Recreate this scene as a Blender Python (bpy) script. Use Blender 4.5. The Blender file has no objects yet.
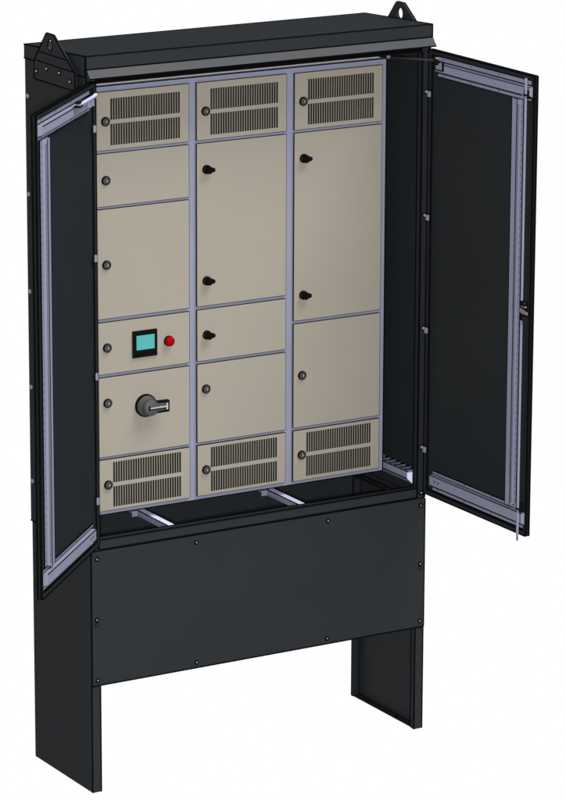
import bpy, bmesh, math
from mathutils import Vector, Matrix

scene = bpy.context.scene
COL = scene.collection

# ------------------------------------------------------------------ materials
def mat(name, rgb, rough=0.5, spec=0.15, metal=0.0, bump=0.0, bscale=900.0, var=0.0, vscale=3.0, emit=None, gloss=0.0):
    m = bpy.data.materials.new(name)
    m.use_nodes = True
    nt = m.node_tree
    b = nt.nodes["Principled BSDF"]
    b.inputs["Base Color"].default_value = (*rgb, 1)
    b.inputs["Roughness"].default_value = rough
    b.inputs["Specular IOR Level"].default_value = spec
    b.inputs["Metallic"].default_value = metal
    tc = nt.nodes.new("ShaderNodeTexCoord")
    if var > 0:
        n = nt.nodes.new("ShaderNodeTexNoise")
        n.inputs["Scale"].default_value = vscale
        n.inputs["Detail"].default_value = 6
        r = nt.nodes.new("ShaderNodeValToRGB")
        r.color_ramp.elements[0].position = 0.3
        r.color_ramp.elements[1].position = 0.7
        r.color_ramp.elements[0].color = (*[c * (1 - var) for c in rgb], 1)
        r.color_ramp.elements[1].color = (*[min(1, c * (1 + var)) for c in rgb], 1)
        nt.links.new(tc.outputs["Object"], n.inputs["Vector"])
        nt.links.new(n.outputs["Fac"], r.inputs["Fac"])
        nt.links.new(r.outputs["Color"], b.inputs["Base Color"])
    if bump > 0:
        n2 = nt.nodes.new("ShaderNodeTexNoise")
        n2.inputs["Scale"].default_value = bscale
        n2.inputs["Detail"].default_value = 3
        bp = nt.nodes.new("ShaderNodeBump")
        bp.inputs["Strength"].default_value = bump
        bp.inputs["Distance"].default_value = 0.0006
        nt.links.new(tc.outputs["Object"], n2.inputs["Vector"])
        nt.links.new(n2.outputs["Fac"], bp.inputs["Height"])
        nt.links.new(bp.outputs["Normal"], b.inputs["Normal"])
    if gloss:
        # satin coat without grazing sheen: diffuse body plus a constant small gloss
        out = nt.nodes["Material Output"]
        df = nt.nodes.new("ShaderNodeBsdfDiffuse"); gl = nt.nodes.new("ShaderNodeBsdfGlossy"); mx = nt.nodes.new("ShaderNodeMixShader")
        mx.inputs["Fac"].default_value = gloss
        gl.inputs["Roughness"].default_value = rough
        gl.inputs["Color"].default_value = (1, 1, 1, 1)
        df.inputs["Color"].default_value = (*rgb, 1)
        if b.inputs["Base Color"].links: nt.links.new(b.inputs["Base Color"].links[0].from_socket, df.inputs["Color"])
        if b.inputs["Normal"].links:
            for q in (df, gl): nt.links.new(b.inputs["Normal"].links[0].from_socket, q.inputs["Normal"])
        nt.links.new(df.outputs[0], mx.inputs[1]); nt.links.new(gl.outputs[0], mx.inputs[2])
        nt.links.new(mx.outputs[0], out.inputs["Surface"])
    if emit:
        b.inputs["Emission Color"].default_value = (*emit[0], 1)
        b.inputs["Emission Strength"].default_value = emit[1]
    return m

PAINT = mat("black_powder_coat", (0.0060, 0.0070, 0.0081), 0.42, bump=0.06, var=0.05, vscale=4, gloss=0.0085)
EDGE = mat("black_outline", (0.0012, 0.0012, 0.0014), 0.9, 0.0)  # for added bars that draw outlines along edges, also rings and holes
RUBBER = mat("black_rubber", (0.0018, 0.0018, 0.002), 0.8, 0.0)
BEIGE = mat("beige_powder_coat", (0.1065, 0.0975, 0.0825), 0.6, 0.12, bump=0.05, var=0.02, vscale=3)
ZINC = mat("zinc_plated_steel", (0.085, 0.089, 0.124), 0.5, 0.08, var=0.04, vscale=9)
BRIGHT = mat("zinc_lit_tone", (0.27, 0.28, 0.37), 0.4, 0.2, var=0.03, vscale=9)  # paler zinc copy, light from above put into the rail tops
PLASTIC = mat("black_plastic", (0.0016, 0.0016, 0.0016), 0.5, 0.02)
GREYPL = mat("dark_grey_plastic", (0.026, 0.026, 0.026), 0.5, 0.06)
BARREL = mat("lock_barrel_grey", (0.075, 0.075, 0.072), 0.4, 0.2)
FILTER = mat("filter_mesh_grey", (0.019, 0.018, 0.016), 0.9, 0.0, var=0.12, vscale=30)
SCREEN = mat("teal_screen", (0.012, 0.06, 0.06), 0.4, 0.1, emit=((0.075, 0.35, 0.34), 0.72))
RED = mat("red_lens", (0.115, 0.0003, 0.001), 0.5, 0.01)
SCREWM = mat("screw_zinc", (0.085, 0.085, 0.09), 0.4, 0.1)
RODD = mat("dark_steel_rod", (0.0085, 0.0085, 0.009), 0.5, 0.03)
RODM = mat("dull_zinc_rod", (0.056, 0.058, 0.080), 0.5, 0.05)
STEEL = mat("bright_steel", (0.14, 0.14, 0.145), 0.4, 0.1)
WHITE = mat("whitened_casing_top", (0.84, 0.84, 0.90), 0.5, 0.1)  # zinc casing top whitened, light painted into its colour
HOLE_SHADE = mat("hole_and_shade_grey", (0.045, 0.046, 0.062), 0.9, 0.0)
FOLD = mat("shaded_fold_grey", (0.030, 0.029, 0.028), 0.8, 0.0)  # dark grey stands in for shade on the beige doors' folded sides
KHAKI = mat("latch_brass_grey", (0.07, 0.066, 0.056), 0.45, 0.1)

# ------------------------------------------------------------------ geometry collector
class Part:
    def __init__(s, M=None):
        s.bm = bmesh.new(); s.mats = []; s.M = M
    def mi(s, m):
        if m not in s.mats: s.mats.append(m)
        return s.mats.index(m)
    def P(s, p):
        v = Vector(p)
        return s.M @ v if s.M is not None else v
    def faces(s, pts, fs, m):
        i = s.mi(m)
        vs = [s.bm.verts.new(s.P(p)) for p in pts]
        for f in fs:
            fc = s.bm.faces.new([vs[k] for k in f]); fc.material_index = i
        return s
    def box(s, x0, x1, y0, y1, z0, z1, m):
        pts = [(x, y, z) for z in (z0, z1) for y in (y0, y1) for x in (x0, x1)]
        return s.faces(pts, [(0, 2, 3, 1), (4, 5, 7, 6), (0, 1, 5, 4), (2, 6, 7, 3), (0, 4, 6, 2), (1, 3, 7, 5)], m)
    def prism(s, prof, axis, a, b, m):
        """closed profile (u, v) swept along an axis from a to b."""
        def pt(u, v, t):
            return {'x': (t, u, v), 'y': (u, t, v), 'z': (u, v, t)}[axis]
        n = len(prof)
        pts = [pt(u, v, a) for u, v in prof] + [pt(u, v, b) for u, v in prof]
        fs = [tuple(range(n)), tuple(range(2 * n - 1, n - 1, -1))]
        fs += [(i, (i + 1) % n, n + (i + 1) % n, n + i) for i in range(n)]
        return s.faces(pts, fs, m)
    def bar(s, p, q, w, m, h=None):
        """straight square bar between two points."""
        h = h or w
        p, q = Vector(p), Vector(q)
        d = (q - p).normalized()
        r = d.cross(Vector((0, 0, 1)))
        if r.length < 1e-4: r = Vector((1, 0, 0))
        r.normalize(); u = r.cross(d)
        pts = [e + r * (a * w / 2) + u * (b * h / 2) for e in (p, q) for a, b in ((-1, -1), (1, -1), (1, 1), (-1, 1))]
        return s.faces(pts, [(0, 1, 2, 3), (7, 6, 5, 4), (0, 4, 5, 1), (1, 5, 6, 2), (2, 6, 7, 3), (3, 7, 4, 0)], m)
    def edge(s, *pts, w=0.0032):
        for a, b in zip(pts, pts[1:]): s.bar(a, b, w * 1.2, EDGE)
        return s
    def lathe(s, c, prof, axis, m, seg=28):
        """prof: list of (radius, offset along axis)."""
        ax = Vector(axis).normalized()
        r = ax.orthogonal().normalized(); u = ax.cross(r)
        c = Vector(c); i = s.mi(m)
        rings = []
        for rad, t in prof:
            if rad < 1e-6: rings.append([s.bm.verts.new(s.P(c + ax * t))])
            else: rings.append([s.bm.verts.new(s.P(c + ax * t + (r * math.cos(2 * math.pi * k / seg) + u * math.sin(2 * math.pi * k / seg)) * rad)) for k in range(seg)])
        for A, B in zip(rings, rings[1:]):
            for k in range(seg):
                k2 = (k + 1) % seg
                if len(A) == 1 and len(B) == 1: continue
                if len(A) == 1: f = [A[0], B[k], B[k2]]
                elif len(B) == 1: f = [A[k], B[0], A[k2]]
                else: f = [A[k], B[k], B[k2], A[k2]]
                fc = s.bm.faces.new(f); fc.material_index = i; fc.smooth = True
        return s
    def cyl(s, c, r, t0, t1, axis, m, seg=24):
        return s.lathe(c, [(0, t0), (r, t0), (r, t0), (r, t1), (r, t1), (0, t1)], axis, m, seg)
    def tube(s, p, q, r, m, seg=10):
        d = Vector(q) - Vector(p)
        return s.cyl(p, r, 0, d.length, d, m, seg)
    def holed(s, outer, hole, axis_x0, axis_x1, m):
        """plate in the YZ plane with a hole, between two x values."""
        i = s.mi(m); loops = []
        for x in (axis_x0, axis_x1):
            es = []; L = []
            for poly in (outer, hole):
                vs = [s.bm.verts.new(s.P((x, y, z))) for y, z in poly]
                L.append(vs)
                es += [s.bm.edges.new((vs[k], vs[(k + 1) % len(vs)])) for k in range(len(vs))]
            g = bmesh.ops.triangle_fill(s.bm, use_beauty=True, use_dissolve=False, edges=es)['geom']
            for f in g:
                if isinstance(f, bmesh.types.BMFace): f.material_index = i
            loops.append(L)
        for A, B in zip(*loops):
            for k in range(len(A)):
                k2 = (k + 1) % len(A)
                s.bm.faces.new((A[k], A[k2], B[k2], B[k])).material_index = i
        return s
    def slotted(s, xs, zs, holes, y0, y1, m):
        """plate in the XZ plane cut by rectangular through slots; xs, zs are cut lines, holes a set of (i, j)."""
        mi = s.mi(m)
        V = {}
        def v(i, j, k):
            if (i, j, k) not in V: V[i, j, k] = s.bm.verts.new(s.P((xs[i], (y0, y1)[k], zs[j])))
            return V[i, j, k]
        nx, nz = len(xs) - 1, len(zs) - 1
        solid = lambda i, j: 0 <= i < nx and 0 <= j < nz and (i, j) not in holes
        for i in range(nx):
            for j in range(nz):
                if not solid(i, j): continue
                for k in (0, 1):
                    s.bm.faces.new([v(i, j, k), v(i + 1, j, k), v(i + 1, j + 1, k), v(i, j + 1, k)]).material_index = mi
                for (ni, nj, a, b) in ((i - 1, j, (i, j), (i, j + 1)), (i + 1, j, (i + 1, j), (i + 1, j + 1)), (i, j - 1, (i, j), (i + 1, j)), (i, j + 1, (i, j + 1), (i + 1, j + 1))):
                    if not solid(ni, nj):
                        s.bm.faces.new([v(*a, 0), v(*b, 0), v(*b, 1), v(*a, 1)]).material_index = mi
        return s
    def build(s, name, parent=None, bevel=0.0, label=None):
        bmesh.ops.recalc_face_normals(s.bm, faces=s.bm.faces)
        me = bpy.data.meshes.new(name)
        s.bm.to_mesh(me); s.bm.free()
        for m in s.mats: me.materials.append(m)
        o = bpy.data.objects.new(name, me)
        COL.objects.link(o)
        if parent is not None:
            o.parent = parent
            o.matrix_parent_inverse = PINV[parent.name]
        PINV[o.name] = Matrix.Identity(4) if parent is None else (PINV[parent.name] if parent.type == 'EMPTY' else PINV[parent.name])
        if parent is not None and parent.type != 'EMPTY':
            o.matrix_parent_inverse = Matrix.Identity(4)
        if bevel > 0:
            b = o.modifiers.new("bevel", 'BEVEL'); b.width = bevel; b.segments = 2; b.limit_method = 'ANGLE'; b.angle_limit = math.radians(40)
        if label: o["label"] = label
        return o

PINV = {}
def thing(name, loc, label, cat):
    o = bpy.data.objects.new(name, None)
    COL.objects.link(o); o.location = loc
    o.empty_display_size = 0.1
    o["label"] = label; o["category"] = cat
    PINV[o.name] = Matrix.Translation(Vector(loc)).inverted()
    return o

# ------------------------------------------------------------------ dimensions (metres)
W, D = 1.25, 0.403
DB = 0.412                     # depth of the upper body
ZP0, ZP1 = 0.3606, 0.8052      # skirt panel
ZB = 0.8085                    # bottom of the body
ZR = 2.3237                    # bottom of the roof's side skirt
FL = 0.0313
T = 0.003

enc = thing("outdoor_cabinet", (W / 2, D / 2, 0), "tall black steel outdoor cabinet with both doors open, standing on two side legs", "cabinet")

# ---- plinth legs
for side in (0, 1):
    f = (lambda x: x) if side == 0 else (lambda x: W - x)
    def bx(p, xa, xb, *r): p.box(min(f(xa), f(xb)), max(f(xa), f(xb)), *r)
    p = Part()
    bx(p, 0, T, 0.0, D, 0, ZP1, PAINT)                      # side sheet
    bx(p, T, FL, 0.0, T, 0.0, ZP1, PAINT)                   # front flange
    bx(p, FL - T, FL, T, 0.022, 0.0, ZP1 - 0.01, PAINT)     # return
    bx(p, T, FL, D - T, D, 0.0, ZP1, PAINT)                 # rear flange
    bx(p, FL - T, FL, D - 0.012, D - T, 0.0, ZP1 - 0.01, PAINT)
    bx(p, T, FL - T, 0.022, D - T, 0.0, T, PAINT)           # foot flange
    for yy in (0.13, 0.315):
        p.lathe((f(0.017), yy, T), [(0.0, 0.0006), (0.0065, 0.0006), (0.0065, 0.0)], (0, 0, 1), EDGE, 16)
    x = f(0)
    e = 0.0006 if side else -0.0006
    p.edge((x, -0.0, 0), (x, -0.0, ZP0 - 0.001), w=0.003)
    p.edge((f(FL), 0, 0), (f(FL), 0, ZP0 - 0.001), w=0.003)
    p.edge((f(T), D - T, T), (f(T), 0.022, T), w=0.003).edge((f(FL), D - T, T), (f(FL), D - T, ZP0), w=0.0026)
    p.edge((f(FL), 0.0225, T), (f(FL), 0.0225, ZP0), w=0.0026)
    p.edge((f(T), D - 0.0035, T), (f(T), D - 0.0035, ZP1), w=0.0026)
    p.build("leg", enc)

# ---- skirt panels
p = Part()
p.box(-0.0005, W + 0.0005, -0.0032, -0.0002, ZP0, ZP1, PAINT)
p.edge((0, -0.003, ZP0), (W, -0.003, ZP0), w=0.0034).edge((0, -0.003, ZP0), (0, -0.003, ZP1), w=0.0034)
p.edge((W, -0.003, ZP0), (W, -0.003, ZP1), w=0.0028)
for yx in ((0.0185, 0.565), (W - 0.0165, 0.566)):           # key-hole rings below the middle screws
    p.lathe((yx[0], -0.0032, yx[1]), [(0.0075, 0.0), (0.0075, 0.0009), (0.0055, 0.0009), (0.0055, 0.0)], (0, -1, 0), EDGE, 18)
skirt = p.build("skirt_panel", enc)
def screw(c, axis, parent, r=0.0078, name="screw"):
    s = Part()
    s.lathe(c, [(r, 0), (r, 0.0012), (0, 0.0012)], axis, EDGE, 18)
    s.lathe(Vector(c) + Vector(axis) * 0.0012, [(r * .36, 0), (r * .36, 0.0018), (r * .24, 0.0026), (0, 0.0028)], axis, SCREWM, 14)
    return s.build(name, parent)
for x, z in ((0.0206, 0.7811), (0.381, 0.7829), (0.8738, 0.7827), (1.2335, 0.7827), (0.0186, 0.5805), (1.2335, 0.5805),
             (0.0198, 0.3785), (0.3805, 0.3789), (0.8732, 0.379), (1.234, 0.3813)):
    screw((x, -0.0032, z), (0, -1, 0), skirt)
p = Part()
p.box(FL + 0.0002, W - FL - 0.0002, D - 0.004, D - 0.001, ZP0, ZP1, PAINT)
for x in (FL + .0012, W - FL - .0012): p.edge((x, D - 0.0042, ZP0), (x, D - 0.0042, ZP1), w=0.003)
p.box(T, W - T, D - 0.0045, D + 0.006, ZP1 + 0.0003, ZB + .0006, RUBBER)
p.build("rear_skirt_panel", enc)

# ---- body sheets
for side in (0, 1):
    x0, x1 = (0.0, T) if side == 0 else (W - T, W)
    p = Part()
    p.box(x0, x1, 0.0, DB, ZB, ZR + 0.002, PAINT)
    xo = x0 if side == 0 else x1
    xi = x1 if side == 0 else x0
    p.edge((xo, 0.0, ZB), (xo, DB, ZB), w=0.003).edge((xo, 0.0, ZB), (xo, 0.0, ZR), w=0.003)
    p.edge((xi, 0.0255, ZB + .03), (xi, 0.0255, ZR - .02), w=0.003)
    p.box(x0 + .0004, x1 - .0004 if side == 0 else x1 - .0001, 0.0, D - 0.002, ZP1 + .0002, ZB - .0002, RUBBER)
    pn = p.build("side_panel", enc)
    for z in (2.2044, 1.8889, 1.5722, 1.2574, 0.9437):
        s = Part()
        ax = (-1, 0, 0) if side == 0 else (1, 0, 0)
        s.lathe((xo, 0.3955, z), [(0.0075, 0), (0.0075, 0.003), (0.005, 0.0045), (0, 0.0045)], ax, BARREL, 16)
        s.build("screw", pn)
p = Part()
p.box(T, W - T, DB - T, DB - 0.0005, ZB + 0.001, ZR, PAINT)
p.build("back_panel", enc)

# ---- front frame of the body
for side in (0, 1):
    p = Part()
    a, b = (0.0, 0.030) if side == 0 else (W - 0.030, W)
    lo, hi = a + T + .0005 if side == 0 else a, b if side == 0 else b - T - .0005
    p.box(lo, hi, 0.0006, 0.025, ZB + 0.0005, 2.322, PAINT)
    xi = hi if side == 0 else lo
    p.edge((xi, 0.0, ZB + 0.002), (xi, 0.0, 2.30), w=0.0036)
    p.edge((xi, 0.025, ZB + 0.03), (xi, 0.025, 2.30), w=0.003)
    p.edge((hi if side else lo, -0.0005, ZB), (hi if side else lo, -0.0005, 2.31), w=0.0036)
    p.build("corner_post", enc)
p = Part()
p.box(0.0305, W - 0.0305, 0.0005, 0.003, 2.3000, 2.3215, RUBBER)
p.box(0.0305, W - 0.0305, 0.0035, 0.025, 2.3130, 2.3215, PAINT)
p.edge((0.0305, 0.001, 2.3085), (W - 0.0305, 0.001, 2.3085), w=0.005)
p.build("door_header", enc)
p = Part()
p.box(0.0305, W - 0.0305, 0.0012, 0.030, 0.8115, 0.8418, PAINT)
p.edge((0.0305, 0.001, 0.8418), (W - 0.0305, 0.001, 0.8418), w=0.0032)
p.edge((0.0305, 0.001, 0.810), (W - 0.0305, 0.001, 0.810), w=0.0036)
p.edge((0.0305, 0.030, 0.8418), (W - 0.0305, 0.030, 0.8418), w=0.0026)
p.box(T + .001, W - T - .001, 0.0035, 0.0085, 0.7985, 0.8112, RUBBER)
br = p.build("base_rail", enc)
screw((1.2360, 0.0005, 0.8255), (0, -1, 0), br, 0.0098)
for side in (0, 1):                                          # base frame beams along the sides
    p = Part()
    a, b = (0.036, 0.062) if side == 0 else (W - 0.062, W - 0.036)
    p.box(a, b, 0.031, 0.396, 0.800, 0.806, PAINT)
    xi = b if side == 0 else a
    p.edge((a, 0.031, 0.806), (a, 0.396, 0.806), w=0.0028).edge((b, 0.031, 0.806), (b, 0.396, 0.806), w=0.0028)
    p.lathe(((a + b) / 2, 0.17, 0.806), [(0, .0006), (0.005, .0006), (0.005, 0)], (0, 0, 1), EDGE, 14)
    p.build("base_beam", enc)
screw((1.2325, 0.3985, 0.782), (0, -1, 0), enc, 0.0075, "post_screw")

# ---- two support rails under the switchboard
for x0, x1, bx0 in ((0.2985, 0.3235, 0.272), (0.7845, 0.8100, 0.7575)):
    p = Part()
    p.box(x0, x1, 0.031, 0.395, 0.839, 0.842, BRIGHT)
    p.box(x0, x0 + 0.003, 0.031, 0.395, 0.828, 0.839, ZINC)
    p.box(x1 - 0.003, x1, 0.031, 0.395, 0.828, 0.839, ZINC)
    p.box(x0 - 0.006, x0 + 0.001, 0.031, 0.395, 0.8255, 0.828, ZINC)
    p.edge((x0, 0.031, 0.8412), (x0, 0.24, 0.8412), w=0.0024).edge((x1, 0.031, 0.8412), (x1, 0.24, 0.8412), w=0.0024)
    p.box(bx0, x0 - 0.007, 0.225, 0.229, 0.826, 0.8435, ZINC)
    p.box(bx0, x0 - 0.007, 0.2295, 0.39, 0.839, 0.8435, ZINC)
    p.build("support_rail", enc)

# ---- wall bracket at the lower right (and its twin at the left)
for side in (0, 1):
    f = (lambda x: x) if side == 1 else (lambda x: W - x)
    p = Part()
    p.prism([(f(1.2040), 0.870), (f(1.2040), 0.8930), (f(1.2465), 0.8945), (f(1.2465), 0.8910), (f(1.2075), 0.8900), (f(1.2075), 0.870)], 'y', 0.0385, 0.385, ZINC)
    p.prism([(f(1.2045), 0.8695), (f(1.2075), 0.8695), (f(1.2245), 0.8525), (f(1.2215), 0.8505)], 'y', 0.0385, 0.385, ZINC)
    p.prism([(f(1.2035), 0.8905), (f(1.2250), 0.8895), (f(1.2250), 0.8500), (f(1.2230), 0.8500), (f(1.2035), 0.8690)], 'y', 0.0335, 0.0380, BRIGHT)
    for k in range(6):
        y = 0.052 + 0.032 * k
        p.box(min(f(1.210), f(1.246)), max(f(1.210), f(1.246)), y, y + 0.012, 0.8946, 0.8975, EDGE)
        p.box(min(f(1.212), f(1.230)), max(f(1.212), f(1.230)), y + 0.0045, y + 0.0085, 0.8976, 0.8985, ZINC)
    p.edge((f(1.2040), 0.038, 0.8695), (f(1.2040), 0.385, 0.8695), w=0.0024).edge((f(1.2040), 0.0335, 0.8935), (f(1.2040), 0.385, 0.8935), w=0.0024)
    p.build("wall_bracket", enc)

# ---- roof with drip lip
RX0, RX1, RY0, RY1 = -0.0022, 1.2562, -0.001, 0.4131
p = Part()
p.prism([(RY0, 2.3466), (RY0, 2.3882), (RY1, 2.3667), (RY1, 2.3237), (0.0235, 2.3237), (0.0, 2.3237)], 'x', RX0, RX1, PAINT)
for x in (RX0, RX1):
    p.edge((x, RY0, 2.3882), (x, RY1, 2.3667), w=0.003).edge((x, 0.0, 2.3237), (x, RY1, 2.3237), w=0.003)
p.edge((RX0, RY0, 2.326), (RX0, RY0, 2.3882), w=0.0046).edge((RX1, RY0, 2.3466), (RX1, RY0, 2.3882), w=0.003)
p.edge((RX0, RY0, 2.3882), (RX1, RY0, 2.3882), w=0.0028)
p.edge((RX0, RY1, 2.3667), (RX1, RY1, 2.3667), w=0.0028)
roof = p.build("roof", enc)
p = Part()
p.prism([(-0.0035, 2.3466), (-0.0245, 2.3222), (-0.0235, 2.3200), (-0.0215, 2.3212), (-0.0012, 2.3436)], 'x', RX0 + 0.003, RX1 + 0.001, PAINT)
p.edge((RX0 + .003, -0.003, 2.3468), (RX1, -0.003, 2.3468), w=0.0034)
p.edge((RX0 + .003, -0.0235, 2.3205), (RX1, -0.0235, 2.3205), w=0.0036)
p.build("drip_lip", roof)

# ---- lifting lugs
outer = [(0.3165, 2.2730), (0.3165, 2.3310), (0.2330, 2.4270), (0.2270, 2.4300), (0.1850, 2.4300), (0.1790, 2.4270), (0.0435, 2.3300), (0.0435, 2.2750)]
hole = [(0.206 + 0.0172 * math.cos(k * math.pi / 12), 2.3945 + 0.0185 * math.sin(k * math.pi / 12)) for k in range(24)]
for side in (0, 1):
    xa, xb = (-0.016, -0.010) if side == 0 else (W + 0.012, W + 0.018)
    p = Part()
    p.holed(outer, hole, xa, xb, PAINT)
    pa, pb = (-0.0099, -0.0005) if side == 0 else (W + 0.0005, W + 0.0119)
    p.box(pa, pb, 0.06, 0.30, 2.280, 2.316, PAINT)
    xo = xa if side == 0 else xb
    loop = [(xo, y, z) for y, z in outer]
    p.edge(*loop, loop[0], w=0.003)
    hl = [(xo, y, z) for y, z in hole]
    p.edge(*hl, hl[0], w=0.002)
    for z, ya, yb in ((2.3335, 0.0485, 0.3155), (2.3640, 0.0905, 0.2890)):
        p.edge((xo, ya, z), (xo, yb, z), w=0.0026)
    lug = p.build("lifting_lug", enc)
    for y, z in ((0.2994, 2.2995), (0.2295, 2.3177), (0.1448, 2.317), (0.074, 2.3002)):
        s = Part()
        ax = (-1, 0, 0) if side == 0 else (1, 0, 0)
        s.lathe((xo, y, z), [(0.0085, 0), (0.0085, 0.0012), (0, 0.0012)], ax, EDGE, 16)
        s.lathe(Vector((xo, y, z)) + Vector(ax) * 0.0012, [(0.0042, 0), (0.0042, 0.002), (0.0030, 0.003), (0, 0.003)], ax, BARREL, 6)
        s.build("bolt", lug)

# ------------------------------------------------------------------ doors of the cabinet
DZ0, DZ1 = 0.8252, 2.3080
DW = 0.5880
def door_matrix(hx, hy, ang, sg):
    d = Vector((sg * math.cos(ang), -math.sin(ang), 0))
    n = Vector((sg * math.sin(ang), math.cos(ang), 0))
    M = Matrix.Identity(4)
    M.col[0] = (*d, 0); M.col[1] = (*n, 0); M.col[2] = (0, 0, 1, 0); M.col[3] = (hx, hy, 0, 1)
    return M
ML = door_matrix(0.0310, -0.0020, 2.3574, 1)
MR = door_matrix(1.2430, -0.0015, 1.5870, -1)

for side, M in ((0, ML), (1, MR)):
    p = Part(M)
    p.box(0, DW, -0.0145, -0.0080, DZ0, DZ1, PAINT)                       # outer sheet
    r = 0.0125
    p.box(0, r, -0.0080, 0, DZ0, DZ1, PAINT); p.box(DW - r, DW, -0.0080, 0, DZ0, DZ1, PAINT)
    p.box(r, DW - r, -0.0080, 0, DZ0, DZ0 + r, PAINT); p.box(r, DW - r, -0.0080, 0, DZ1 - r, DZ1, PAINT)
    g = 0.0045                                                             # rubber seal inside the folded rim
    p.box(r, r + g, -0.0079, -0.002, DZ0 + r, DZ1 - r, RUBBER); p.box(DW - r - g, DW - r, -0.0079, -0.002, DZ0 + r, DZ1 - r, RUBBER)
    p.box(r + g, DW - r - g, -0.0079, -0.002, DZ0 + r, DZ0 + r + g, RUBBER); p.box(r + g, DW - r - g, -0.0079, -0.002, DZ1 - r - g, DZ1 - r, RUBBER)
    for (a, b, c0, c1) in ((DW + .0001, DW + .0012, DZ0, DZ1), (-.0012, -.0001, DZ0, DZ1)):
        p.box(a, b, -0.0142, -0.0088, c0, c1, RUBBER)
        p.box(a, b, -0.0068, -0.0005, c0, c1, RUBBER)
    p.box(0, DW, -0.0140, -0.0005, DZ1 + .0001, DZ1 + .0012, RUBBER); p.box(0, DW, -0.0140, -0.0005, DZ0 - .0012, DZ0 - .0001, RUBBER)
    for n in (0.0, -0.0145):
        c = [(0, n, DZ0), (DW, n, DZ0), (DW, n, DZ1), (0, n, DZ1), (0, n, DZ0)]
        p.edge(*c, w=0.003)
    door = p.build("door", enc, label=("left hand door swung far open, seen from inside", "right hand door standing square to the front, with a locking rod")[side])
    N0 = -0.0078
    w0, w1 = (0.0475, 0.575) if side else (0.050, 0.560)
    v0, v1 = (0.054, 0.565) if side else (0.072, 0.585 - 0.02)
    if side: v1 = 0.582
    # top and bottom rails: hat sections
    for name, fz0, fz1, wz0, wz1 in (("top_rail", 2.2255, 2.2935, 2.2470, 2.2690), ("bottom_rail", 0.8445, 0.9115, 0.8660, 0.9020)):
        p = Part(M)
        if name == "top_rail":
            lo_in, hi_in = 2.2380, 2.2760
            wz0, wz1 = 2.2470, 2.2720
        else:
            lo_in, hi_in = 0.8570, 0.9005
            wz0, wz1 = 0.8680, 0.9000
        p.box(w0, w1, N0, N0 + 0.0025, fz0, lo_in, ZINC)                  # lower flange
        p.box(w0, w1, N0, N0 + 0.0025, hi_in, fz1, ZINC)                  # upper flange
        p.prism([(N0, lo_in), (0.0120, wz0), (0.0120, wz1), (0.0030, wz1 + 0.0012), (N0, hi_in)], 'x', v0, v1, ZINC)
        p.edge((w0, N0 + .003, lo_in), (w1, N0 + .003, lo_in), w=0.0026).edge((w0, N0 + .003, hi_in), (w1, N0 + .003, hi_in), w=0.0026)
        p.edge((v0, 0.0122, wz1), (v1, 0.0122, wz1), w=0.0018)
        p.edge((w0, N0 + .0025, fz0), (w1, N0 + .0025, fz0), w=0.0024).edge((w0, N0 + .0025, fz1), (w1, N0 + .0025, fz1), w=0.0024)
        for k in range(4):
            x = w0 + 0.03 + (w1 - w0 - 0.06) * k / 3
            for zz in ((fz0 + lo_in) / 2, (fz1 + hi_in) / 2):
                p.lathe((x, N0 + .0025, zz), [(0, .0007), (0.0022, .0007), (0.0022, 0)], (0, 1, 0), EDGE, 8)
        if name == "bottom_rail":
            for x in (v0 + 0.030, v0 + 0.052):
                p.lathe((x, 0.012, 0.884), [(0, .0007), (0.0034, .0007), (0.0034, 0)], (0, 1, 0), EDGE, 10)
        p.build(name, door)
    # vertical stiffener
    p = Part(M)
    za, zb = 0.9120, 2.2245
    s0, sa, sb_, s1 = (0.4640, 0.4860, 0.5115, 0.5270) if side else (0.4640, 0.4900, 0.5130, 0.5410)
    p.box(s0, sa - 0.010, N0, N0 + 0.0025, za, zb, ZINC)
    p.box(sb_ + 0.0012, s1, N0, N0 + 0.0025, za, zb, ZINC)
    p.prism([(sa - 0.010, N0), (sa, .0100), (sb_, .0100), (sb_ + 0.001, N0)], 'z', za, zb, ZINC)
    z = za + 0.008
    while z < zb - 0.02:                                                   # dark dashes: shade painted on the side wall, punched holes on the flange
        p.box(sb_ + 0.0006, sb_ + 0.0012, 0.0025, 0.0080, z, z + 0.0068, HOLE_SHADE)
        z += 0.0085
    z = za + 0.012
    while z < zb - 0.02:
        p.box((sb_ + s1) / 2 - 0.0022, (sb_ + s1) / 2 + 0.0016, N0 + 0.0025, N0 + 0.0031, z, z + 0.0095, HOLE_SHADE)
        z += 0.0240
    p.edge((sb_ + .0005, 0.0100, za), (sb_ + .0005, 0.0100, zb), w=0.0016)
    p.edge((sa, 0.0100, za), (sa, 0.0100, zb), w=0.0016).edge((s1, N0 + .002, za), (s1, N0 + .002, zb), w=0.0026)
    p.build("stiffener", door)
    # hinges
    for z in (2.1663, 1.7595, 1.3825, 0.9780):
        p = Part(M)
        if side:
            p.box(0.0060, 0.0180, 0.0005, 0.0080, z - 0.0105, z + 0.0075, ZINC)
            p.edge((0.0195, 0.0008, z - .0115), (0.0195, 0.0008, z + .0085), (0.0060, 0.0008, z + .0085), w=0.003)
            p.edge((0.0195, 0.0008, z - .0115), (0.0060, 0.0008, z - .0115), w=0.003)
        else:
            p.box(0.0205, 0.0330, 0.0005, 0.0080, z - 0.0100, z + 0.0100, ZINC)
            p.edge((0.0350, 0.0008, z - .011), (0.0350, 0.0008, z + .011), w=0.003)
        p.build("hinge", door)
        if side:
            s = Part()
            s.lathe((1.2355, 0.0006, z + 0.004), [(0.0085, 0), (0.0085, .002), (0, .002)], (0, -1, 0), EDGE, 14)
            s.lathe((1.2350, -0.0014, z + 0.004), [(0.0050, 0), (0.0050, .003), (0, .003)], (0, -1, 0), BARREL, 12)
            s.build("hinge_bolt", door)
    # stay arm of the door
    p = Part(M)
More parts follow.
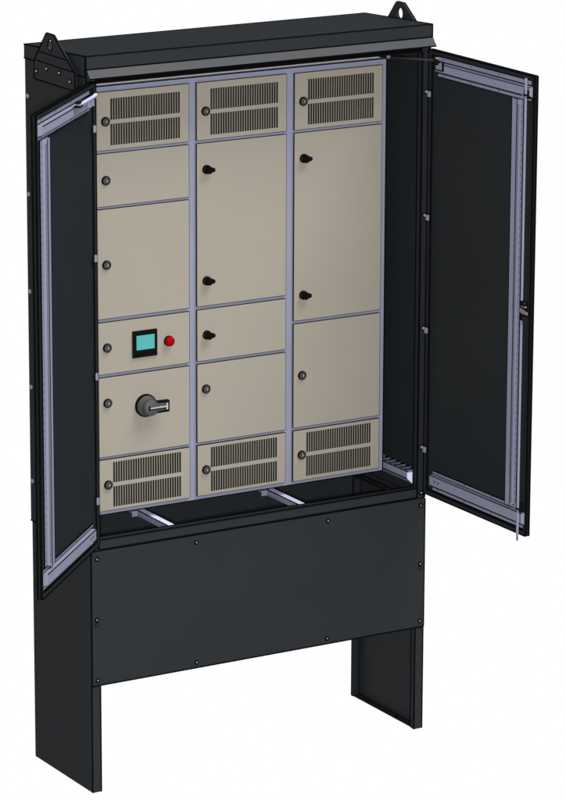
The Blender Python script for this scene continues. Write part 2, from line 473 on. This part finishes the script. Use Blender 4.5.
    if side:
        p.box(0.060, 0.104, 0.0135, 0.0150, 2.2530, 2.2760, ZINC)
        p.box(0.060, 0.090, 0.0150, 0.0290, 2.2770, 2.2815, PLASTIC)
        p.cyl((0.073, 0.022, 2.270), 0.0085, 0, 0.020, (0, 0, 1), PLASTIC, 16)
        p.cyl((0.080, 0.022, 2.2905), 0.0055, 0, 0.004, (0, 0, 1), KHAKI, 12)
        p.edge((0.060, .0152, 2.2530), (0.060, .0152, 2.2700), w=0.004).edge((0.104, .0152, 2.2530), (0.104, .0152, 2.2800), w=0.004)
        p.edge((0.060, .0152, 2.2530), (0.104, .0152, 2.2530), w=0.003)
        st = p.build("door_stay", door)
        s = Part()
        a = MR @ Vector((0.074, 0.024, 2.2855)); b = Vector((1.1120, 0.034, 2.2885))
        s.tube(a, b, 0.0030, RODD)
        s.cyl(b - Vector((0, 0, 0.004)), 0.007, 0, 0.010, (0, 0, 1), BARREL, 14)
        s.build("stay_rod", door)
    else:
        p.bar((0.232, 0.026, 2.2830), (0.075, 0.026, 2.2835), 0.0065, BRIGHT, 0.0065)
        p.bar((0.235, 0.026, 2.2765), (0.072, 0.026, 2.2775), 0.007, ZINC, 0.004)
        p.box(0.232, 0.262, 0.0135, 0.032, 2.2735, 2.2790, PLASTIC)
        p.box(0.236, 0.256, 0.0135, 0.030, 2.2850, 2.2905, PLASTIC)
        p.cyl((0.247, 0.024, 2.2790), 0.0075, 0, 0.006, (0, 0, 1), KHAKI, 14)
        p.bar((0.235, 0.026, 2.2895), (0.105, 0.026, 2.2905), 0.003, EDGE)
        p.box(0.075, 0.085, 0.0122, 0.020, 2.2480, 2.2680, ZINC)
        p.box(0.106, 0.116, 0.0122, 0.020, 2.2480, 2.2680, ZINC)
        p.box(0.087, 0.104, 0.0122, 0.0135, 2.2470, 2.2690, EDGE)
        p.build("door_stay", door)
    if side:
        # locking rod, guides and latch of the right door
        p = Part(M)
        p.tube((0.5755, 0.022, 0.8230), (0.5755, 0.022, 2.3030), 0.0040, RODM, 14)
        p.lathe((0.5755, 0.022, 0.8230), [(0.0040, 0), (0.0025, -0.012), (0, -0.012)], (0, 0, 1), RODM, 14)
        p.build("locking_rod", door)
        for z in (0.9180, 2.2510):
            p = Part(M)
            p.box(0.5560, 0.5800, 0.0040, 0.0160, z - 0.0140, z + 0.0140, PLASTIC)
            p.lathe((0.5755, 0.022, z - 0.003), [(0.0054, 0), (0.0085, 0), (0.0085, 0.006), (0.0054, 0.006)], (0, 0, 1), PLASTIC, 16)
            p.box(0.5460, 0.5550, 0.0122, 0.0150, z - 0.011, z + 0.011, ZINC)
            p.build("rod_guide", door)
        p = Part(M)
        for z in (1.5900, 1.5430):
            p.cyl((0.5810, 0.016, z), 0.0085, 0, 0.012, (0, 1, 0), PLASTIC, 18)
        p.prism([(0.5780, 1.5740), (0.5900, 1.5750), (0.6160, 1.5660), (0.6160, 1.5590), (0.5920, 1.5590), (0.5780, 1.5640)], 'y', 0.027, 0.032, KHAKI)
        p.prism([(0.5780, 1.5600), (0.5920, 1.5570), (0.6160, 1.5560), (0.6160, 1.5535), (0.5780, 1.5530)], 'y', 0.027, 0.031, PLASTIC)
        p.box(0.5880, 0.5950, 0.0160, 0.0240, 1.5770, 1.5800, BARREL)
        p.bar((0.5780, 0.029, 1.5790), (0.6160, 0.029, 1.5700), 0.003, PLASTIC)
        p.box(0.5640, 0.5760, -0.0075, 0.0100, 1.5450, 1.5880, PLASTIC)
        p.build("latch", door)

# ------------------------------------------------------------------ the switchboard inside
sb = thing("switchboard", (0.6325, 0.27, 0.842), "three column electrical switchboard with beige compartment doors, fitted inside the black cabinet", "switchboard")
SX0, SX1, SZ0, SZ1 = 0.0880, 1.1780, 0.8735, 2.2605
CX = [(0.1085, 0.4378), (0.4672, 0.7957), (0.8269, 1.1565)]
ROWS = [
    [(2.0597, 2.2436, 'v'), (1.8808, 2.0484, 'k'), (1.5192, 1.8706, 'k'), (1.3390, 1.5062, 'hmi'), (1.0675, 1.3268, 'rot'), (0.8888, 1.0566, 'v')],
    [(2.0597, 2.2434, 'v'), (1.5196, 2.0480, 'ww'), (1.3390, 1.5065, 'w'), (1.0681, 1.3272, 'k'), (0.8893, 1.0569, 'v')],
    [(2.0595, 2.2425, 'v'), (1.4293, 2.0478, 'ww'), (1.0695, 1.4172, 'k'), (0.8878, 1.0576, 'v')],
]
LOCKZ = [[2.1508, 1.9636, 1.6928, 1.4242, 1.2434, 0.9738],
         [2.1512, (1.9635, 1.6012), 1.4230, 1.2442, 0.9741],
         [2.1505, (1.9642, 1.5125), 1.2435, 0.9740]]
YD0, YD1, YF = 0.1400, 0.1430, 0.1500      # door front, door back, frame front

# frame: stiles and cross bars butted end to end
p = Part()
stiles = [(SX0, CX[0][0] + 0.012), (CX[0][1] - 0.012, CX[1][0] + 0.012), (CX[1][1] - 0.012, CX[2][0] + 0.012), (CX[2][1] - 0.012, SX1)]
for a, b in stiles: p.box(a, b, YF, YF + 0.022, SZ0, SZ1, ZINC)
for c in range(3):
    a, b = stiles[c][1], stiles[c + 1][0]
    zs = [SZ1] + [v for r in ROWS[c] for v in (r[1], r[0])] + [SZ0]
    for k in range(0, len(zs), 2):
        hi = zs[k] + (0.0 if k == 0 else 0.012); lo = zs[k + 1] - (0.0 if k == len(zs) - 2 else 0.012)
        p.box(a, b, YF + 0.0004, YF + 0.022, lo, hi, ZINC)
yy = YF - 0.0002
p.edge((SX0, yy, SZ0), (SX1, yy, SZ0), (SX1, yy, SZ1), w=0.0026).edge((SX0, yy, SZ1), (SX1, yy, SZ1), w=0.0018)
p.build("frame", sb)
p = Part()
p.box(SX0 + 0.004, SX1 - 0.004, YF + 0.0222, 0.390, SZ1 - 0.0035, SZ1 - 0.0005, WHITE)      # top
p.box(SX0 + 0.004, SX0 + 0.007, YF + 0.0222, 0.390, SZ0 + 0.003, SZ1 - 0.006, ZINC)
p.box(SX1 - 0.007, SX1 - 0.004, YF + 0.0222, 0.390, SZ0 + 0.003, SZ1 - 0.006, ZINC)
p.box(SX0 + 0.007, SX1 - 0.007, 0.387, 0.390, SZ0 + 0.003, SZ1 - 0.006, ZINC)
p.box(SX0 + 0.007, SX1 - 0.007, YF + 0.0222, 0.387, SZ0 + 0.003, SZ0 + 0.006, ZINC)
p.build("casing", sb)

def lock(x, z, parent, wing=False):
    s = Part()
    ax = (0, -1, 0)
    c = (x, YD0, z)
    s.lathe(c, [(0.0150, 0), (0.0150, 0.0055), (0.0125, 0.0085), (0.0095, 0.0085), (0.0085, 0.0060)], ax, PLASTIC, 24)
    s.lathe(c, [(0.0085, 0.0060), (0.0075, 0.0062), (0, 0.0062)], ax, GREYPL, 20)
    s.lathe(c, [(0.0128, 0.0060), (0.0130, 0.0078), (0.0112, 0.0089), (0.0100, 0.0088)], ax, GREYPL, 24)
    if not wing:
        s.box(x - 0.0020, x + 0.0040, YD0 - 0.0088, YD0 - 0.0060, z - 0.0034, z + 0.0036, BARREL)
        s.box(x - 0.0035, x - 0.0022, YD0 - 0.0075, YD0 - 0.0060, z - 0.0045, z + 0.0045, EDGE)
    lk = s.build("lock", parent)
    if wing:
        s = Part()
        s.cyl((x + 0.001, YD0 - 0.0086, z), 0.0125, 0, 0.012, ax, RUBBER, 20)
        s.prism([(x - 0.013, z - 0.0062), (x + 0.008, z - 0.0075), (x + 0.017, z - 0.0065), (x + 0.0205, z - 0.0035), (x + 0.0205, z + 0.0035), (x + 0.017, z + 0.0065), (x + 0.008, z + 0.0075), (x - 0.013, z + 0.0062)], 'y', YD0 - 0.0225, YD0 - 0.0145, RUBBER)
        s.build("wing_handle", parent)

for c, rows in enumerate(ROWS):
    x0, x1 = CX[c]
    for r, (z0, z1, kind) in enumerate(rows):
        p = Part()
        if kind == 'v':
            dx = (x0 + x1) / 2
            sx0, sx1 = x0 + 0.0490, x0 + 0.0490 + 0.2478
            top = z1 - (0.0215 if r == 0 else 0.0100); bot = top - 0.1482
            n = 28
            pitch = (sx1 - sx0) / (n - 0.25)
            xs = [x0]
            for k in range(n):
                xs += [sx0 + k * pitch, sx0 + k * pitch + pitch * 0.75]
            xs.append(x1)
            zs = [z0, bot, bot + 0.0675, top - 0.0675, top, z1]
            holes = {(2 * k + 1, j) for k in range(n) for j in (1, 3)}
            p.slotted(xs, zs, holes, YD0, YD1, BEIGE)
            p.box(sx0 - 0.008, sx1 + 0.008, YD1 + 0.0012, YD1 + 0.0022, bot - 0.004, top + 0.004, FILTER)
            name = "louvred_door"
            for k in range(n):                                   # added black outline strips lining the slots
                xa = xs[2 * k + 1]; xb = xs[2 * k + 2]
                for (za, zb) in ((bot, bot + 0.0675), (top - 0.0675, top)):
                    p.box(xa - 0.0001, xa + 0.0011, YD0 + 0.0006, YD1 + 0.0011, za - .0003, zb + .0003, EDGE)
                    p.box(xb - 0.0011, xb + 0.0001, YD0 + 0.0006, YD1 + 0.0011, za - .0003, zb + .0003, EDGE)
                    p.box(xa, xb, YD0 + 0.0006, YD1 + 0.0011, zb - 0.0012, zb + 0.0004, EDGE)
                    p.box(xa, xb, YD0 + 0.0006, YD1 + 0.0011, za - 0.0004, za + 0.0012, EDGE)
        else:
            p.box(x0, x1, YD0, YD1, z0, z1, BEIGE)
            name = "compartment_door"
        # black outline strip, then dark grey painted in place of the fold's shade
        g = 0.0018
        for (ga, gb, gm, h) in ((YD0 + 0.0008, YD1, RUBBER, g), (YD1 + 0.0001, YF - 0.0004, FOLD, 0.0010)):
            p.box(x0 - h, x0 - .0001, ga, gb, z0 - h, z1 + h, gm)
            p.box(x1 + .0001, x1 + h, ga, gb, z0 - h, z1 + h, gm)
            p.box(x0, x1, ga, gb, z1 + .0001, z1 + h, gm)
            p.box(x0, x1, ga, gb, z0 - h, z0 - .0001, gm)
        d = p.build(name, sb, bevel=0.0 if kind == "v" else 0.0006)
        lx = (x0 + 0.0305)
        lz = LOCKZ[c][r]
        wing = 'w' in kind
        for z in (lz if isinstance(lz, tuple) else (lz,)):
            lock(lx + (0.003 if wing else 0), z, d, wing)
        if kind == 'hmi':
            s = Part()
            s.box(0.2293, 0.3172, YD0 - 0.0065, YD0, 1.3797, 1.4668, PLASTIC)
            for k in range(4):
                s.box(0.2440 + 0.0165 * k, 0.2560 + 0.0165 * k, YD0 - 0.0072, YD0 - 0.0065, 1.3880, 1.3960, RUBBER)
            s.build("display_bezel", d, bevel=0.0012)
            s = Part()
            s.box(0.2420, 0.3070, YD0 - 0.0069, YD0 - 0.0060, 1.4045, 1.4515, SCREEN)
            s.build("display_screen", d)
            s = Part()
            s.lathe((0.3610, YD0, 1.4205), [(0.0172, 0), (0.0172, 0.006), (0.0152, 0.0065)], (0, -1, 0), PLASTIC, 28)
            s.lathe((0.3610, YD0, 1.4205), [(0.0152, 0.0065), (0.0150, 0.0150), (0.0125, 0.0180), (0.0070, 0.0195), (0, 0.0200)], (0, -1, 0), RED, 28)
            s.build("indicator_lamp", d)
        if kind == 'rot':
            cx, cz = 0.2755, 1.2190
            s = Part()
            s.lathe((cx, YD0, cz), [(0.0375, 0), (0.0375, 0.008), (0.0335, 0.0105)], (0, -1, 0), RUBBER, 36)
            s.lathe((cx, YD0, cz), [(0.0335, 0.0105), (0.0310, 0.0135), (0.0265, 0.030), (0.0262, 0.0305)], (0, -1, 0), GREYPL, 36)
            s.build("handle_base", d)
            s = Part()
            y = YD0
            s.lathe((cx, y, cz), [(0.0262, 0.0305), (0.0262, 0.0320)], (0, -1, 0), EDGE, 36)
            s.lathe((cx, y, cz), [(0.0256, 0.0310), (0.0256, 0.0440), (0.0236, 0.0460), (0, 0.0460)], (0, -1, 0), GREYPL, 36)
            # lever: two cheeks and an end bridge leave an open eye
            x_end = 0.3400
            for sgn in (1, -1):
                a0, a1 = (0.0140, 0.0195), (0.0115, 0.0185)
                s.prism([(cx + 0.018, cz + sgn * a0[0]), (cx + 0.018, cz + sgn * a0[1]), (x_end, cz + sgn * a1[1]), (x_end, cz + sgn * a1[0])], 'y', y - 0.0440, y - 0.0290, PLASTIC)
            s.prism([(cx + 0.018, cz - 0.0138), (cx + 0.018, cz + 0.0138), (x_end - 0.0150, cz + 0.0113), (x_end - 0.0150, cz - 0.0113)], 'y', y - 0.0435, y - 0.0300, GREYPL)
            s.box(x_end - 0.0045, x_end, y - 0.0438, y - 0.0292, cz - 0.0110, cz + 0.0110, PLASTIC)
            s.box(x_end - 0.0149, x_end - 0.0125, y - 0.0442, y - 0.0300, cz - 0.0112, cz + 0.0112, PLASTIC)
            s.box(x_end - 0.0120, x_end - 0.0055, y - 0.0445, y - 0.0300, cz - 0.0108, cz + 0.0108, STEEL)
            s.box(cx - 0.0060, x_end - 0.0125, y - 0.0468, y - 0.0430, cz - 0.0022, cz + 0.0022, STEEL)
            s.box(cx - 0.0120, cx - 0.0062, y - 0.0466, y - 0.0455, cz - 0.0080, cz + 0.0080, EDGE)
            s.edge((cx - .006, y - .0464, cz - .0042), (x_end - .013, y - .0464, cz - .0042), w=0.0022)
            s.build("rotary_handle", d)

# ------------------------------------------------------------------ light
world = bpy.data.worlds.new("World"); scene.world = world
world.use_nodes = True
bg = world.node_tree.nodes["Background"]
bg.inputs["Color"].default_value = (1, 1, 1, 1); bg.inputs["Strength"].default_value = 1.0

def area(name, direction, target, dist, size, E):
    ld = bpy.data.lights.new(name, 'AREA'); ld.shape = 'DISK'; ld.size = size
    ld.energy = E * math.pi * dist * dist
    ld.color = (1.0, 0.99, 0.97)
    o = bpy.data.objects.new(name, ld); COL.objects.link(o)
    d = Vector(direction).normalized()
    o.location = Vector(target) + d * dist
    o.rotation_euler = (-d).to_track_quat('-Z', 'Y').to_euler()
    return o
area("key_light", (0.27, -0.36, 0.89), (0.6, 0, 1.3), 20.0, 14.0, 9.4)
area("front_fill", (-6.13, -10.47, 2.88), (0.6, 0, 1.3), 12.45, 0.5, 7.6)  # fill lamp added beside the camera to brighten the cabinet's interior

# ------------------------------------------------------------------ camera (solved from the photograph)
F, yaw, pitch, roll = 3909.37, -0.5350084, -0.2565570, 0.0034968
f = Vector((-math.sin(yaw) * math.cos(pitch), math.cos(yaw) * math.cos(pitch), math.sin(pitch)))
r = Vector((math.cos(yaw), math.sin(yaw), 0)); u = r.cross(f)
R = r * math.cos(roll) + u * math.sin(roll); U = -r * math.sin(roll) + u * math.cos(roll)
cam = bpy.data.cameras.new("camera")
cam.sensor_fit = 'VERTICAL'; cam.sensor_height = 36.0; cam.sensor_width = 36.0
cam.lens = F / 800.0 * 36.0
cam.clip_start = 0.1; cam.clip_end = 200
co = bpy.data.objects.new("camera", cam); COL.objects.link(co)
M = Matrix.Identity(4)
M.col[0] = (*R, 0); M.col[1] = (*U, 0); M.col[2] = (*(-f), 0); M.col[3] = (-5.5017293, -10.4701668, 4.4049591, 1)
co.matrix_world = M
scene.camera = co

scene.view_settings.view_transform = 'Standard'
scene.view_settings.look = 'None'
scene.view_settings.exposure = 0.0
scene.view_settings.gamma = 1.0
scene.render.engine = 'CYCLES'
scene.cycles.max_bounces = 6
scene.render.film_transparent = False
